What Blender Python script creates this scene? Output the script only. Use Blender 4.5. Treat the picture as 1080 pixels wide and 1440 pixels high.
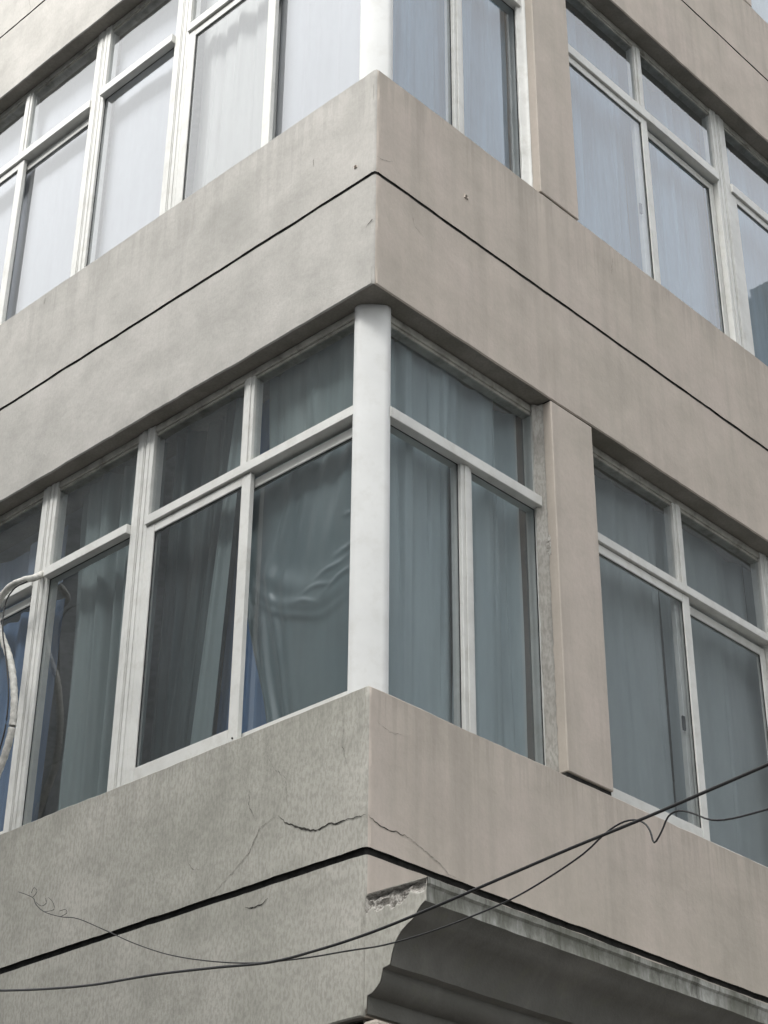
import bpy, bmesh, math, random
from mathutils import Vector, Matrix, noise

random.seed(7)
for o in list(bpy.data.objects):
    bpy.data.objects.remove(o, do_unlink=True)
scene = bpy.context.scene
COL = scene.collection
R_ = math.radians

# ------------------------------------------------------------------ camera
F_PX, PITCH, YAW, ROLL = 2563.5, R_(30.837), R_(43.768), R_(0.496)
CAM = Vector((4.5276, -4.6480, 1.6))
fwd = Vector((-math.sin(YAW) * math.cos(PITCH), math.cos(YAW) * math.cos(PITCH), math.sin(PITCH)))
rgt = Vector((math.cos(YAW), math.sin(YAW), 0))
upv = rgt.cross(fwd)
rg2 = rgt * math.cos(ROLL) + upv * math.sin(ROLL)
up2 = -rgt * math.sin(ROLL) + upv * math.cos(ROLL)
cd = bpy.data.cameras.new('camera')
cam = bpy.data.objects.new('camera', cd)
COL.objects.link(cam)
cd.sensor_fit = 'HORIZONTAL'
cd.sensor_width = 36
cd.lens = F_PX / 1080 * 36
cd.clip_start = 0.05
cd.clip_end = 2000
m = Matrix((rg2, up2, -fwd)).transposed().to_4x4()
m.translation = CAM
cam.matrix_world = m
scene.camera = cam

# ------------------------------------------------------------------ sky, sun, exposure
SUN_EL, SUN_AZ = R_(45), R_(184)        # azimuth measured clockwise from +Y
w = bpy.data.worlds.new('World')
scene.world = w
w.use_nodes = True
wn = w.node_tree
bg = wn.nodes['Background']
sky = wn.nodes.new('ShaderNodeTexSky')
sky.sky_type = 'NISHITA'
sky.sun_disc = False
sky.sun_elevation = SUN_EL
sky.sun_rotation = SUN_AZ
sky.dust_density = 4.0
sky.air_density = 1.0
sky.ozone_density = 1.0
hs = wn.nodes.new('ShaderNodeHueSaturation')
hs.inputs['Saturation'].default_value = 0.16
wn.links.new(sky.outputs[0], hs.inputs['Color'])
# an overcast veil evens out the glow round the sun
veil = wn.nodes.new('ShaderNodeMix')
veil.data_type = 'RGBA'
veil.blend_type = 'DARKEN'
veil.inputs[0].default_value = 1.0
veil.inputs[7].default_value = (3.4, 3.4, 3.4, 1)
wn.links.new(hs.outputs[0], veil.inputs[6])
wn.links.new(veil.outputs[2], bg.inputs['Color'])
bg.inputs['Strength'].default_value = 0.15
sd = bpy.data.lights.new('sun', 'SUN')
sd.energy = 1.3
sd.angle = R_(30)
sd.color = (1.0, 0.985, 0.96)
sun = bpy.data.objects.new('sun', sd)
COL.objects.link(sun)
sdir = Vector((math.sin(SUN_AZ) * math.cos(SUN_EL), math.cos(SUN_AZ) * math.cos(SUN_EL), math.sin(SUN_EL)))
sun.rotation_euler = sdir.to_track_quat('Z', 'Y').to_euler()
scene.view_settings.view_transform = 'Standard'
scene.view_settings.look = 'None'
scene.view_settings.gamma = 1
scene.view_settings.exposure = 2.55

# ------------------------------------------------------------------ node helpers
class NT:
    def __init__(s, name):
        s.m = bpy.data.materials.new(name)
        s.m.use_nodes = True
        s.t = s.m.node_tree
        s.b = s.t.nodes['Principled BSDF']
        s.out = s.t.nodes['Material Output']
    def n(s, typ, **kw):
        nd = s.t.nodes.new(typ)
        for k, v in kw.items():
            setattr(nd, k, v)
        return nd
    def l(s, a, b):
        s.t.links.new(a, b)
    def coords(s, scale=(1, 1, 1)):
        tc = s.n('ShaderNodeTexCoord')
        mp = s.n('ShaderNodeMapping')
        mp.inputs['Scale'].default_value = scale
        s.l(tc.outputs['Object'], mp.inputs['Vector'])
        return mp.outputs[0]
    def noise(s, scale, detail=4, rough=0.55, stretch=(1, 1, 1), dist=0.0):
        nd = s.n('ShaderNodeTexNoise')
        nd.inputs['Scale'].default_value = scale
        nd.inputs['Detail'].default_value = detail
        nd.inputs['Roughness'].default_value = rough
        nd.inputs['Distortion'].default_value = dist
        s.l(s.coords(stretch), nd.inputs['Vector'])
        return nd.outputs['Fac']
    def ramp(s, fac, stops):
        r = s.n('ShaderNodeValToRGB')
        e = r.color_ramp.elements
        while len(e) > 1:
            e.remove(e[-1])
        e[0].position = stops[0][0]
        e[0].color = col4(stops[0][1])
        for p, c in stops[1:]:
            q = e.new(p)
            q.color = col4(c)
        s.l(fac, r.inputs[0])
        return r.outputs[0]
    def mix(s, fac, a, b, mode='MIX'):
        x = s.n('ShaderNodeMix', data_type='RGBA', blend_type=mode)
        for sock, v in ((x.inputs[0], fac), (x.inputs[6], a), (x.inputs[7], b)):
            if isinstance(v, (int, float)):
                sock.default_value = v
            elif isinstance(v, tuple):
                sock.default_value = col4(v)
            else:
                s.l(v, sock)
        return x.outputs[2]
    def math(s, op, a, b=0.0):
        x = s.n('ShaderNodeMath', operation=op)
        for sock, v in ((x.inputs[0], a), (x.inputs[1], b)):
            if isinstance(v, (int, float)):
                sock.default_value = v
            else:
                s.l(v, sock)
        return x.outputs[0]
    def bump(s, h, strength, dist=0.01, prev=None):
        x = s.n('ShaderNodeBump')
        x.inputs['Strength'].default_value = strength
        x.inputs['Distance'].default_value = dist
        s.l(h, x.inputs['Height'])
        if prev is not None:
            s.l(prev, x.inputs['Normal'])
        return x.outputs[0]

def col4(c):
    if isinstance(c, (int, float)):
        return (c, c, c, 1)
    return (c[0], c[1], c[2], 1)

def plaster(name, base, tint, dark, fleck=0.25, grain=0.5, streak=0.3, patch=0.5, runs=0.24):
    t = NT(name)
    k = lambda c, f: tuple(min(1.0, v * f) for v in c)
    big = t.noise(0.9, 4, 0.62, dist=0.3)
    c = t.ramp(big, [(0.30, dark), (0.47, base), (0.70, tint)])
    med = t.noise(4.2, 5, 0.66, dist=0.12)
    c = t.mix(t.ramp(med, [(0.36, patch), (0.55, 0.0)]), c, k(dark, 0.86))
    c = t.mix(t.ramp(med, [(0.56, 0.0), (0.75, patch)]), c, k(tint, 1.12))
    st = t.noise(6, 3, 0.6, stretch=(1, 1, 0.06))
    c = t.mix(t.math('MULTIPLY', t.ramp(st, [(0.5, 0), (0.72, 1)]), streak), c, k(dark, 0.76))
    c = t.mix(t.math('MULTIPLY', t.ramp(st, [(0.30, 1), (0.46, 0)]), streak * 0.6), c, k(tint, 1.15))
    # rain runs: stains that start at the sill edge of each storey and thin out below it
    sx = t.n('ShaderNodeSeparateXYZ')
    t.l(t.coords(), sx.inputs[0])
    below = t.math('MULTIPLY', t.math('SUBTRACT', 1.0, t.math('FRACT', t.math('DIVIDE', t.math('SUBTRACT', sx.outputs['Z'], 4.690), 3.3))), 3.3)
    run = t.noise(15, 3, 0.65, stretch=(1, 1, 0.03))
    reach = t.math('ADD', t.math('MULTIPLY', t.ramp(run, [(0.48, 0.0), (0.72, 1.0)]), 0.85), 0.03)
    wet = t.math('SUBTRACT', 1.0, t.math('MINIMUM', t.math('DIVIDE', below, reach), 1.0))
    c = t.mix(t.math('MULTIPLY', wet, runs), c, k(dark, 0.60))
    fl = t.noise(80, 2, 0.6, stretch=(1, 1, 0.42))
    c = t.mix(t.math('MULTIPLY', t.ramp(fl, [(0.40, 1), (0.56, 0)]), fleck), c, k(dark, 0.62))
    t.l(c, t.b.inputs['Base Color'])
    t.b.inputs['Roughness'].default_value = 0.88
    t.b.inputs['Specular IOR Level'].default_value = 0.25
    hgt = t.math('ADD', t.math('MULTIPLY', med, 2.2), t.math('MULTIPLY', fl, grain * 0.35))
    t.l(t.bump(hgt, 0.22, 0.010), t.b.inputs['Normal'])
    return t.m

def simple(name, c, rough=0.5, spec=0.4, var=0.08, scale=12, stretch=(1, 1, 1), bump=0.0, metal=0.0, dirt=None):
    t = NT(name)
    nz = t.noise(scale, 5, 0.6, stretch)
    a = tuple(max(0, v * (1 - var * 2)) for v in c)
    b = tuple(min(1, v * (1 + var)) for v in c)
    cc = t.ramp(nz, [(0.3, a), (0.6, b)])
    if dirt:
        dn = t.noise(11, 4, 0.7)
        cc = t.mix(t.ramp(dn, [(0.5, 0), (0.72, dirt[1])]), cc, dirt[0])
    t.l(cc, t.b.inputs['Base Color'])
    t.b.inputs['Roughness'].default_value = rough
    t.b.inputs['Specular IOR Level'].default_value = spec
    t.b.inputs['Metallic'].default_value = metal
    if bump:
        t.l(t.bump(t.noise(scale * 3, 4, 0.6), bump, 0.005), t.b.inputs['Normal'])
    return t.m

def glass(name, refl, tint):
    t = NT(name)
    t.t.nodes.remove(t.b)
    lw = t.n('ShaderNodeLayerWeight')
    lw.inputs['Blend'].default_value = 0.5
    # reflectance of a pane with two surfaces
    fr = t.math('MULTIPLY', t.math('POWER', lw.outputs['Facing'], 5.0), 0.9)
    wob = t.bump(t.noise(2.2, 2, 0.4), 0.05, 0.02)
    gl = t.n('ShaderNodeBsdfGlossy')
    gl.inputs['Color'].default_value = (0.95, 0.965, 0.975, 1)
    gl.inputs['Roughness'].default_value = 0.015
    t.l(wob, gl.inputs['Normal'])
    tr = t.n('ShaderNodeBsdfTransparent')
    tr.inputs['Color'].default_value = col4(tint)
    fac = t.math('ADD', fr, refl)
    mx = t.n('ShaderNodeMixShader')
    t.l(fac, mx.inputs[0])
    t.l(tr.outputs[0], mx.inputs[1])
    t.l(gl.outputs[0], mx.inputs[2])
    # thin film of dust on the outside of the pane
    df = t.n('ShaderNodeBsdfDiffuse')
    df.inputs['Color'].default_value = (0.42, 0.43, 0.41, 1)
    m2 = t.n('ShaderNodeMixShader')
    dn = t.noise(5, 6, 0.7, (1, 1, 0.35))
    t.l(t.ramp(dn, [(0.35, 0.03), (0.75, 0.10)]), m2.inputs[0])
    t.l(mx.outputs[0], m2.inputs[1])
    t.l(df.outputs[0], m2.inputs[2])
    t.l(m2.outputs[0], t.out.inputs[0])
    return t.m

def fabric(name, c, rough=0.8, spec=0.2, trans=0.15, var=0.12, lines=0.25):
    t = NT(name)
    nz = t.noise(5, 4, 0.6, (1, 1, 0.15))
    fine = t.noise(22, 2, 0.5, (1, 1, 0.05))
    cc = t.ramp(nz, [(0.3, tuple(v * (1 - var) for v in c)), (0.7, tuple(min(1, v * (1 + var)) for v in c))])
    cc = t.mix(t.math('MULTIPLY', t.ramp(fine, [(0.35, 1), (0.6, 0)]), lines), cc, tuple(v * 0.55 for v in c))  # tone bands and dark streaks put fold shade into the cloth colour
    t.l(cc, t.b.inputs['Base Color'])
    t.b.inputs['Roughness'].default_value = rough
    t.b.inputs['Specular IOR Level'].default_value = spec
    tl = t.n('ShaderNodeBsdfTranslucent')
    t.l(cc, tl.inputs['Color'])
    mx = t.n('ShaderNodeMixShader')
    mx.inputs[0].default_value = trans
    t.l(t.b.outputs[0], mx.inputs[1])
    t.l(tl.outputs[0], mx.inputs[2])
    t.l(mx.outputs[0], t.out.inputs[0])
    return t.m

M = {}
M['wall_l'] = plaster('grey_plaster', (0.41, 0.398, 0.352), (0.46, 0.44, 0.395), (0.325, 0.318, 0.275), fleck=0.36, grain=0.6, streak=0.14, patch=0.5)
M['wall_u'] = plaster('smooth_grey_plaster', (0.425, 0.41, 0.38), (0.47, 0.45, 0.42), (0.352, 0.342, 0.315), fleck=0.12, grain=0.3, streak=0.18, patch=0.42)
M['wall_r'] = plaster('beige_plaster', (0.470, 0.417, 0.361), (0.498, 0.434, 0.385), (0.413, 0.373, 0.320), fleck=0.07, grain=0.2, streak=0.45, patch=0.30)
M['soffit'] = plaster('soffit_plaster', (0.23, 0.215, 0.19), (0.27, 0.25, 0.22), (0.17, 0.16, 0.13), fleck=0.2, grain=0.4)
M['groove'] = simple('joint_shade', (0.025, 0.024, 0.022), 0.8, 0.2, 0.3, 20)  # near-black: shade of the recessed groove and pier gap put into the colour
M['groove_grey'] = simple('joint_grey', (0.075, 0.072, 0.068), 0.8, 0.2, 0.3, 20)  # less shade painted in, for the shallower upper grooves
M['crack'] = simple('crack_dark', (0.05, 0.047, 0.042), 0.9, 0.1, 0.4, 60)
M['hair'] = simple('hairline_dark', (0.26, 0.25, 0.225), 0.9, 0.1, 0.4, 60)
M['white'] = simple('white_frame', (0.60, 0.60, 0.57), 0.45, 0.35, 0.05, 5, dirt=((0.40, 0.38, 0.33), 0.38))
M['column'] = simple('column_white', (0.62, 0.625, 0.61), 0.55, 0.3, 0.03, 3, dirt=((0.48, 0.47, 0.43), 0.3))
M['header'] = simple('dirty_header', (0.40, 0.39, 0.35), 0.6, 0.3, 0.15, 9, (1, 1, 1), dirt=((0.14, 0.13, 0.10), 0.7))
M['gasket'] = simple('rubber_black', (0.012, 0.012, 0.013), 0.6, 0.3)
M['cement'] = plaster('cement', (0.36, 0.345, 0.31), (0.45, 0.44, 0.41), (0.25, 0.235, 0.21), fleck=0.4, grain=0.8)
M['gap_shade'] = simple('gap_shade_dark', (0.10, 0.11, 0.115), 0.7, 0.2)  # dark tone standing for shade in the gap behind the frame
M['interior'] = simple('interior_paint', (0.30, 0.31, 0.31), 0.9, 0.1)
M['wire'] = simple('cable_black', (0.012, 0.012, 0.012), 0.55, 0.4)
M['tape'] = simple('tape_wrap', (0.52, 0.51, 0.47), 0.6, 0.3, 0.15, 30, dirt=((0.2, 0.19, 0.17), 0.6))
M['asphalt'] = simple('asphalt', (0.055, 0.055, 0.055), 0.9, 0.3, 0.2, 8, bump=0.3)
M['paving'] = simple('paving', (0.22, 0.21, 0.2), 0.9, 0.3, 0.15, 3, bump=0.2)
M['glass'] = glass('window_glass', 0.13, (0.82, 0.845, 0.86))
M['far_wall'] = plaster('far_render', (0.135, 0.145, 0.148), (0.15, 0.16, 0.16), (0.12, 0.13, 0.135))
M['far_glass'] = simple('far_glass', (0.105, 0.115, 0.12), 0.5, 0.3)

# cornice: pale stained fascia, underside in a darker colour with mossy stains
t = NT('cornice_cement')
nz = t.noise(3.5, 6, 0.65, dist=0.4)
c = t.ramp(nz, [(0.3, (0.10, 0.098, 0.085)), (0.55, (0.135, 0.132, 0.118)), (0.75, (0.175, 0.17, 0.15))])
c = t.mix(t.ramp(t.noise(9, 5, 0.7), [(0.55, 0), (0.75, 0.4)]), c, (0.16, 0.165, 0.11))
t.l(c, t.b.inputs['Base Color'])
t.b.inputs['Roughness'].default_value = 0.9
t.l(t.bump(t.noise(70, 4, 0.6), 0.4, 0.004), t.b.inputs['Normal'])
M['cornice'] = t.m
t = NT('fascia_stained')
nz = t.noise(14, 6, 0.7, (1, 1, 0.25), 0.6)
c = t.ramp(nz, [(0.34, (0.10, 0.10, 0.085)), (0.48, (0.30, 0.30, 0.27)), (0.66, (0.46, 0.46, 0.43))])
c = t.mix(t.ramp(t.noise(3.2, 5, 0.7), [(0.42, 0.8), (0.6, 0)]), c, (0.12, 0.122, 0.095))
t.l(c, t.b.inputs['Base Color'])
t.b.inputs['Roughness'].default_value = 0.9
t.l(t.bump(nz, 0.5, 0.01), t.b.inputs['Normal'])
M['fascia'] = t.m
t = NT('broken_plaster')
nz = t.noise(55, 5, 0.75, dist=1.0)
c = t.ramp(nz, [(0.33, (0.06, 0.055, 0.05)), (0.45, (0.30, 0.28, 0.25)), (0.62, (0.56, 0.54, 0.50))])
t.l(c, t.b.inputs['Base Color'])
t.b.inputs['Roughness'].default_value = 0.95
t.l(t.bump(nz, 0.8, 0.01), t.b.inputs['Normal'])
M['broken'] = t.m

# ------------------------------------------------------------------ mesh helpers
def link(name, me, mat=None, parent=None, smooth=False):
    o = bpy.data.objects.new(name, me)
    COL.objects.link(o)
    if mat is not None and not me.materials:
        me.materials.append(mat)
    if parent is not None:
        o.parent = parent
    if smooth:
        for p in me.polygons:
            p.use_smooth = True
    return o

def empty(name, loc=(0, 0, 0)):
    o = bpy.data.objects.new(name, None)
    COL.objects.link(o)
    o.location = loc
    return o

def tag(o, label=None, cat=None, group=None, kind=None):
    if label: o['label'] = label
    if cat: o['category'] = cat
    if group: o['group'] = group
    if kind: o['kind'] = kind
    return o

def fp(face, s, d, z):
    """point on a facade: s along it from the corner, d inwards, z up"""
    return (s, d, z) if face == 'L' else (-d, s, z)

def box_bm(bm, face, s0, s1, d0, d1, z0, z1, bev=0.0025):
    pts = [fp(face, s, d, z) for z in (z0, z1) for d in (d0, d1) for s in (s0, s1)]
    vs = [bm.verts.new(p) for p in pts]
    fs = []
    for q in ((0, 1, 3, 2), (4, 6, 7, 5), (0, 4, 5, 1), (2, 3, 7, 6), (0, 2, 6, 4), (1, 5, 7, 3)):
        fs.append(bm.faces.new([vs[i] for i in q]))
    bmesh.ops.recalc_face_normals(bm, faces=fs)
    if bev:
        ed = set(e for f in fs for e in f.edges)
        bmesh.ops.bevel(bm, geom=list(ed), offset=bev, segments=1, affect='EDGES', profile=0.5)

def bm_obj(name, bm, mat, parent=None, smooth=False):
    me = bpy.data.meshes.new(name)
    bm.to_mesh(me)
    bm.free()
    return link(name, me, mat, parent, smooth)

def bars(name, face, blist, mat, parent, bev=0.0025):
    bm = bmesh.new()
    for b in blist:
        box_bm(bm, face, *b, bev=bev)
    return bm_obj(name, bm, mat, parent)

def tube(name, pts, rad, mat, parent=None, n=8, wrap=None):
    """tube along smooth points; rad number or function of arc length"""
    P = [Vector(p) for p in pts]
    fine = []
    for i in range(len(P) - 1):
        p0, p1, p2, p3 = P[max(i - 1, 0)], P[i], P[i + 1], P[min(i + 2, len(P) - 1)]
        k = max(2, int((p2 - p1).length / 0.012)) if wrap else max(3, int((p2 - p1).length / 0.03))
        for j in range(k):
            u = j / k
            fine.append(0.5 * ((2 * p1) + (p2 - p0) * u + (2 * p0 - 5 * p1 + 4 * p2 - p3) * u * u + (3 * p1 - p0 - 3 * p2 + p3) * u ** 3))
    fine.append(P[-1])
    verts, faces = [], []
    ref = Vector((0, 0, 1))
    L = 0
    for i, p in enumerate(fine):
        if i: L += (p - fine[i - 1]).length
        tg = (fine[min(i + 1, len(fine) - 1)] - fine[max(i - 1, 0)]).normalized()
        a = tg.cross(ref)
        if a.length < 0.05: a = tg.cross(Vector((1, 0.3, 0)))
        a.normalize()
        b = tg.cross(a)
        for k in range(n):
            th = 2 * math.pi * k / n
            r = rad(L, th) if callable(rad) else rad
            verts.append(p + (a * math.cos(th) + b * math.sin(th)) * r)
    for i in range(len(fine) - 1):
        for k in range(n):
            k2 = (k + 1) % n
            faces.append((i * n + k, i * n + k2, (i + 1) * n + k2, (i + 1) * n + k))
    faces.append(tuple(range(n - 1, -1, -1)))
    faces.append(tuple((len(fine) - 1) * n + k for k in range(n)))
    me = bpy.data.meshes.new(name)
    me.from_pydata(verts, [], faces)
    return link(name, me, mat, parent, smooth=True)

def nz3(x, y, z, sc):
    return noise.noise(Vector((x * sc, y * sc, z * sc)))

def pix_ray(u, v):
    return (fwd + rg2 * ((u - 540) / F_PX) - up2 * ((v - 720) / F_PX))

# ------------------------------------------------------------------ dimensions of the facade
SILL = [4.685, 7.985, 11.285]
HEAD = [6.671, 10.016, 13.36]
GROOVE = [(3.990, 4.019), (7.314, 7.334), (10.640, 10.657)]
S_L, S_R = -6.2, 7.0
PIL0, PIL1 = 1.255, 1.580
SEAM = 1.262

# ------------------------------------------------------------------ ground
def plane(name, x0, x1, y0, y1, z, mat, kind='structure'):
    me = bpy.data.meshes.new(name)
    me.from_pydata([(x0, y0, z), (x1, y0, z), (x1, y1, z), (x0, y1, z)], [], [(0, 1, 2, 3)])
    return tag(link(name, me, mat), kind=kind)
plane('ground', -400, 400, -400, 400, 0, M['asphalt'])
bm = bmesh.new()
box_bm(bm, 'L', -40, 2.5, -2.5, 40, 0.004, 0.13, 0.01)
tag(bm_obj('pavement', bm, M['paving']), kind='structure')

# ------------------------------------------------------------------ the building
B = tag(empty('corner_building', (0, 0, 0)), 'grey and beige rendered corner building with white framed windows', 'building')

def stations():
    st = []
    s = S_L
    while s < -3.6:
        st.append(s); s += 0.2
    s = -3.6
    while s < -0.03:
        st.append(s); s += 0.045
    left = [('L', v) for v in st] + [('L', -0.02)]
    arc = [('A', k / 3) for k in range(4)]
    st = [0.02]
    s = 0.045
    while s < SEAM - 0.02:
        st.append(s); s += 0.045
    st += [SEAM - 0.004, SEAM + 0.004]
    s = SEAM + 0.045
    while s < 4.4:
        st.append(s); s += 0.045
    while s <= S_R:
        st.append(s); s += 0.2
    return left + arc + [('R', v) for v in st]

STN = stations()
RC = 0.016

def base_pt(kind, v, d):
    if kind == 'L':
        return (min(v, -d), d)
    if kind == 'R':
        return (-d, max(v, d))
    if d > 0.0:
        return (-d, d)
    a = v * math.pi / 2
    return (-RC + RC * math.sin(a), RC - RC * math.cos(a))

def densify(profile, step=0.045):
    out = []
    for i in range(len(profile) - 1):
        (d0, z0, m0), (d1, z1, _) = profile[i], profile[i + 1]
        n = max(1, int(abs(z1 - z0) / step)) if (d0 == d1 == 0) else 1
        for k in range(n):
            u = k / n
            out.append((d0 + (d1 - d0) * u, z0 + (z1 - z0) * u, m0))
    out.append(profile[-1])
    return out

def sweep(name, profile, parent, wob=0.0026, low=False):
    """profile: (depth, z, material index of the segment that follows)"""
    prof = densify(profile)
    n = len(prof)
    verts, faces, mats = [], [], []
    for kind, v in STN:
        for d, z, mi in prof:
            x, y = base_pt(kind, v, d)
            out = 0.0
            if d < 0.03:
                out = wob * (nz3(x, y, z, 2.3) + 0.8 * nz3(x + 9, y, z, 7.0) + 0.35 * nz3(x, y + 5, z, 21.0))
                if kind == 'R' and v > SEAM:
                    out += 0.002
            dz = 0.0
            if d < 0.03:
                dz = 0.0026 * nz3(x, y, z * 3, 5.0) + 0.0024 * nz3(x, y, z, 17.0)
            if kind == 'A':
                out += 0.006 * nz3(1, 2, z, 9.0) + 0.004 * nz3(4, 1, z, 31.0) - 0.002
            if kind == 'L': y -= out
            elif kind == 'R': x += out
            else: x += out * .7; y -= out * .7
            verts.append((x, y, z + dz))
    for i in range(len(STN) - 1):
        kind = STN[i + 1][0] if STN[i][0] != 'R' else 'R'
        for j in range(n - 1):
            a, b = i * n + j, (i + 1) * n + j
            faces.append((a, b, b + 1, a + 1))
            mi = prof[j][2]
            if mi == 0 and (STN[i][0] == 'R' or (STN[i][0] == 'A' and STN[i][1] >= 0.5)):
                mi = 1
            mats.append(mi)
    faces.append(tuple(range(n)))
    mats.append(0)
    faces.append(tuple(reversed([(len(STN) - 1) * n + j for j in range(n)])))
    mats.append(1)
    me = bpy.data.meshes.new(name)
    me.from_pydata(verts, [], faces)
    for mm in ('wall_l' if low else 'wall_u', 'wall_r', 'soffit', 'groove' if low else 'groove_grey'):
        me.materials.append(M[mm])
    me.validate()
    for p, mi in zip(me.polygons, mats):
        p.material_index = mi
        p.use_smooth = (mi in (0, 1))
    bm = bmesh.new()
    bm.from_mesh(me)
    bmesh.ops.recalc_face_normals(bm, faces=bm.faces)
    for e in bm.edges:
        if len(e.link_faces) == 2 and e.calc_face_angle(0) > 0.6:
            e.smooth = False
    bm.to_mesh(me)
    bm.free()
    return link(name, me, None, parent)

bands = []
for i in range(3):
    z0 = 3.385 if i == 0 else HEAD[i - 1]
    zt = SILL[i]
    ZT = zt
    g0, g1 = GROOVE[i]
    gd = 0.015 if i == 0 else 0.010
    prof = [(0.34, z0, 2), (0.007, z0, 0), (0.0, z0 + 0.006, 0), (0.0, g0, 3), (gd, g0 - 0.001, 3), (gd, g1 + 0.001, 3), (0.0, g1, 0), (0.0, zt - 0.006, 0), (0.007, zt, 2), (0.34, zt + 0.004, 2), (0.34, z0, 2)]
    bands.append(sweep('wall_band', prof, B, low=(i == 0)))
ZT = 15.2
bands.append(sweep('wall_band', [(0.34, HEAD[2], 2), (0.0, HEAD[2], 0), (0.0, 15.2, 0), (0.34, 15.2, 2), (0.34, HEAD[2], 2)], B))

# ground floor wall, set back a little under the first band
bm = bmesh.new()
box_bm(bm, 'L', S_L, -0.03, 0.03, 0.32, 0.13, 3.383, 0.004)
bm_obj('ground_floor_wall', bm, M['wall_l'], B)
bm = bmesh.new()
box_bm(bm, 'R', 0.03, S_R, 0.03, 0.32, 0.13, 3.383, 0.004)
bm_obj('ground_floor_wall', bm, M['wall_r'], B)
bm = bmesh.new()
box_bm(bm, 'R', 0.012, S_R, -0.045, 0.028, 3.26, 3.372, 0.012)
bm_obj('string_course', bm, M['wall_r'], B)

# inner floors and rear walls so that the rooms are closed
bm = bmesh.new()
for z in (3.45, 6.80, 10.14, 13.5):
    box_bm(bm, 'L', S_L, -0.30, 0.30, 7.0, z, z + 0.16, 0)
bm_obj('floor_slab', bm, M['interior'], B)
bm = bmesh.new()
box_bm(bm, 'L', S_L, -2.6, 2.6, 2.75, 0.1, 15.1, 0)
box_bm(bm, 'R', 2.61, S_R, 2.6, 2.75, 0.1, 15.1, 0)
box_bm(bm, 'L', S_L - 0.1, S_L, 0.02, 7.0, 0.1, 15.1, 0)
box_bm(bm, 'L', S_L, -0.02, S_R + 0.002, S_R + 0.1, 0.1, 15.1, 0)
bm_obj('inner_wall', bm, M['interior'], B)
bm = bmesh.new()
box_bm(bm, 'L', S_L, -0.36, 0.36, S_R, 15.0, 15.12, 0)
bm_obj('roof', bm, M['cement'], B)

# piers between the corner bay and the next window
for i in range(3):
    s1 = PIL1 if i < 2 else 3.80
    z0, z1 = SILL[i], HEAD[i]
    bm = bmesh.new()
    gp = 0.024 if i == 0 else 0.013
    box_bm(bm, 'R', PIL0, s1, 0.0, 0.33, z0 + gp, z1 - 0.009, 0.004)
    pier = bm_obj('pier', bm, M['wall_r'], B)
    bm = bmesh.new()
    box_bm(bm, 'R', PIL0 + 0.004, s1 - 0.004, 0.012, 0.32, z0 + 0.0045, z0 + gp - 0.0005, 0)
    bm_obj('joint', bm, M['groove'], pier)
    bm = bmesh.new()
    box_bm(bm, 'R', PIL0 + 0.004, s1 - 0.004, 0.012, 0.32, z1 - 0.0085, z1 - 0.001, 0)
    bm_obj('joint', bm, M['groove'], pier)

# ------------------------------------------------------------------ corner columns
def corner_column(z0, z1):
    # flat front facing the street corner, rounded shoulders, sides running back
    c, hw = 0.118, 0.083
    e = Vector((1, 1)) / math.sqrt(2)
    nrm = Vector((1, -1)) / math.sqrt(2)
    ctr = Vector((-c, c))
    sec = []
    r = 0.030
    for sgn in (-1, 1):
        arc = []
        for k in range(6):
            a = k / 5 * math.pi / 2
            p = ctr + e * (sgn * (hw - r + r * math.sin(a))) + nrm * (-r + r * math.cos(a)) + nrm * 0.006 * (1 - k / 5)
            arc.append(p)
        arc.append(ctr + e * (sgn * hw * 0.35) - nrm * 0.10)
        sec.append(arc)
    ring = list(reversed(sec[0])) + [ctr + nrm * 0.010] + sec[1]
    n = len(ring)
    nzs = 12
    verts, faces = [], []
    for j in range(nzs + 1):
        z = z0 + (z1 - z0) * j / nzs
        for p in ring:
            o = 0.0012 * nz3(p.x, p.y, z, 3)
            verts.append((p.x + o, p.y - o, z))
    for j in range(nzs):
        for k in range(n):
            k2 = (k + 1) % n
            faces.append((j * n + k, j * n + k2, (j + 1) * n + k2, (j + 1) * n + k))
    faces.append(tuple(range(n)))
    faces.append(tuple(nzs * n + k for k in range(n)))
    me = bpy.data.meshes.new('corner_column')
    me.from_pydata(verts, [], faces)
    bm = bmesh.new()
    bm.from_mesh(me)
    bmesh.ops.recalc_face_normals(bm, faces=bm.faces)
    for ed in bm.edges:
        if len(ed.link_faces) == 2 and ed.calc_face_angle(0) > 0.7:
            ed.smooth = False
    bm.to_mesh(me)
    bm.free()
    return link('corner_column', me, M['column'], B, smooth=True)
for i in range(3):
    corner_column(SILL[i] + 0.002, HEAD[i] - 0.002)

# ------------------------------------------------------------------ windows
JW = 0.062     # jamb width
def pane(face, s0, s1, z0, z1, d, parent):
    me = bpy.data.meshes.new('pane')
    me.from_pydata([fp(face, *q) for q in ((s0, d, z0), (s1, d, z0), (s1, d, z1), (s0, d, z1))], [], [(0, 1, 2, 3)])
    return link('pane', me, M['glass'], parent)

def gasket(face, s0, s1, z0, z1, d, parent, wv=0.006, wh=0.003):
    bm = bmesh.new()
    box_bm(bm, face, s0, s0 + wv, d - 0.003, d - 0.0005, z0, z1, 0)
    box_bm(bm, face, s1 - wv, s1, d - 0.003, d - 0.0005, z0, z1, 0)
    box_bm(bm, face, s0 + wv, s1 - wv, d - 0.003, d - 0.0005, z0, z0 + wh, 0)
    box_bm(bm, face, s0 + wv, s1 - wv, d - 0.003, d - 0.0005, z1 - wh, z1, 0)
    return bm_obj('gasket', bm, M['gasket'], parent)

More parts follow.
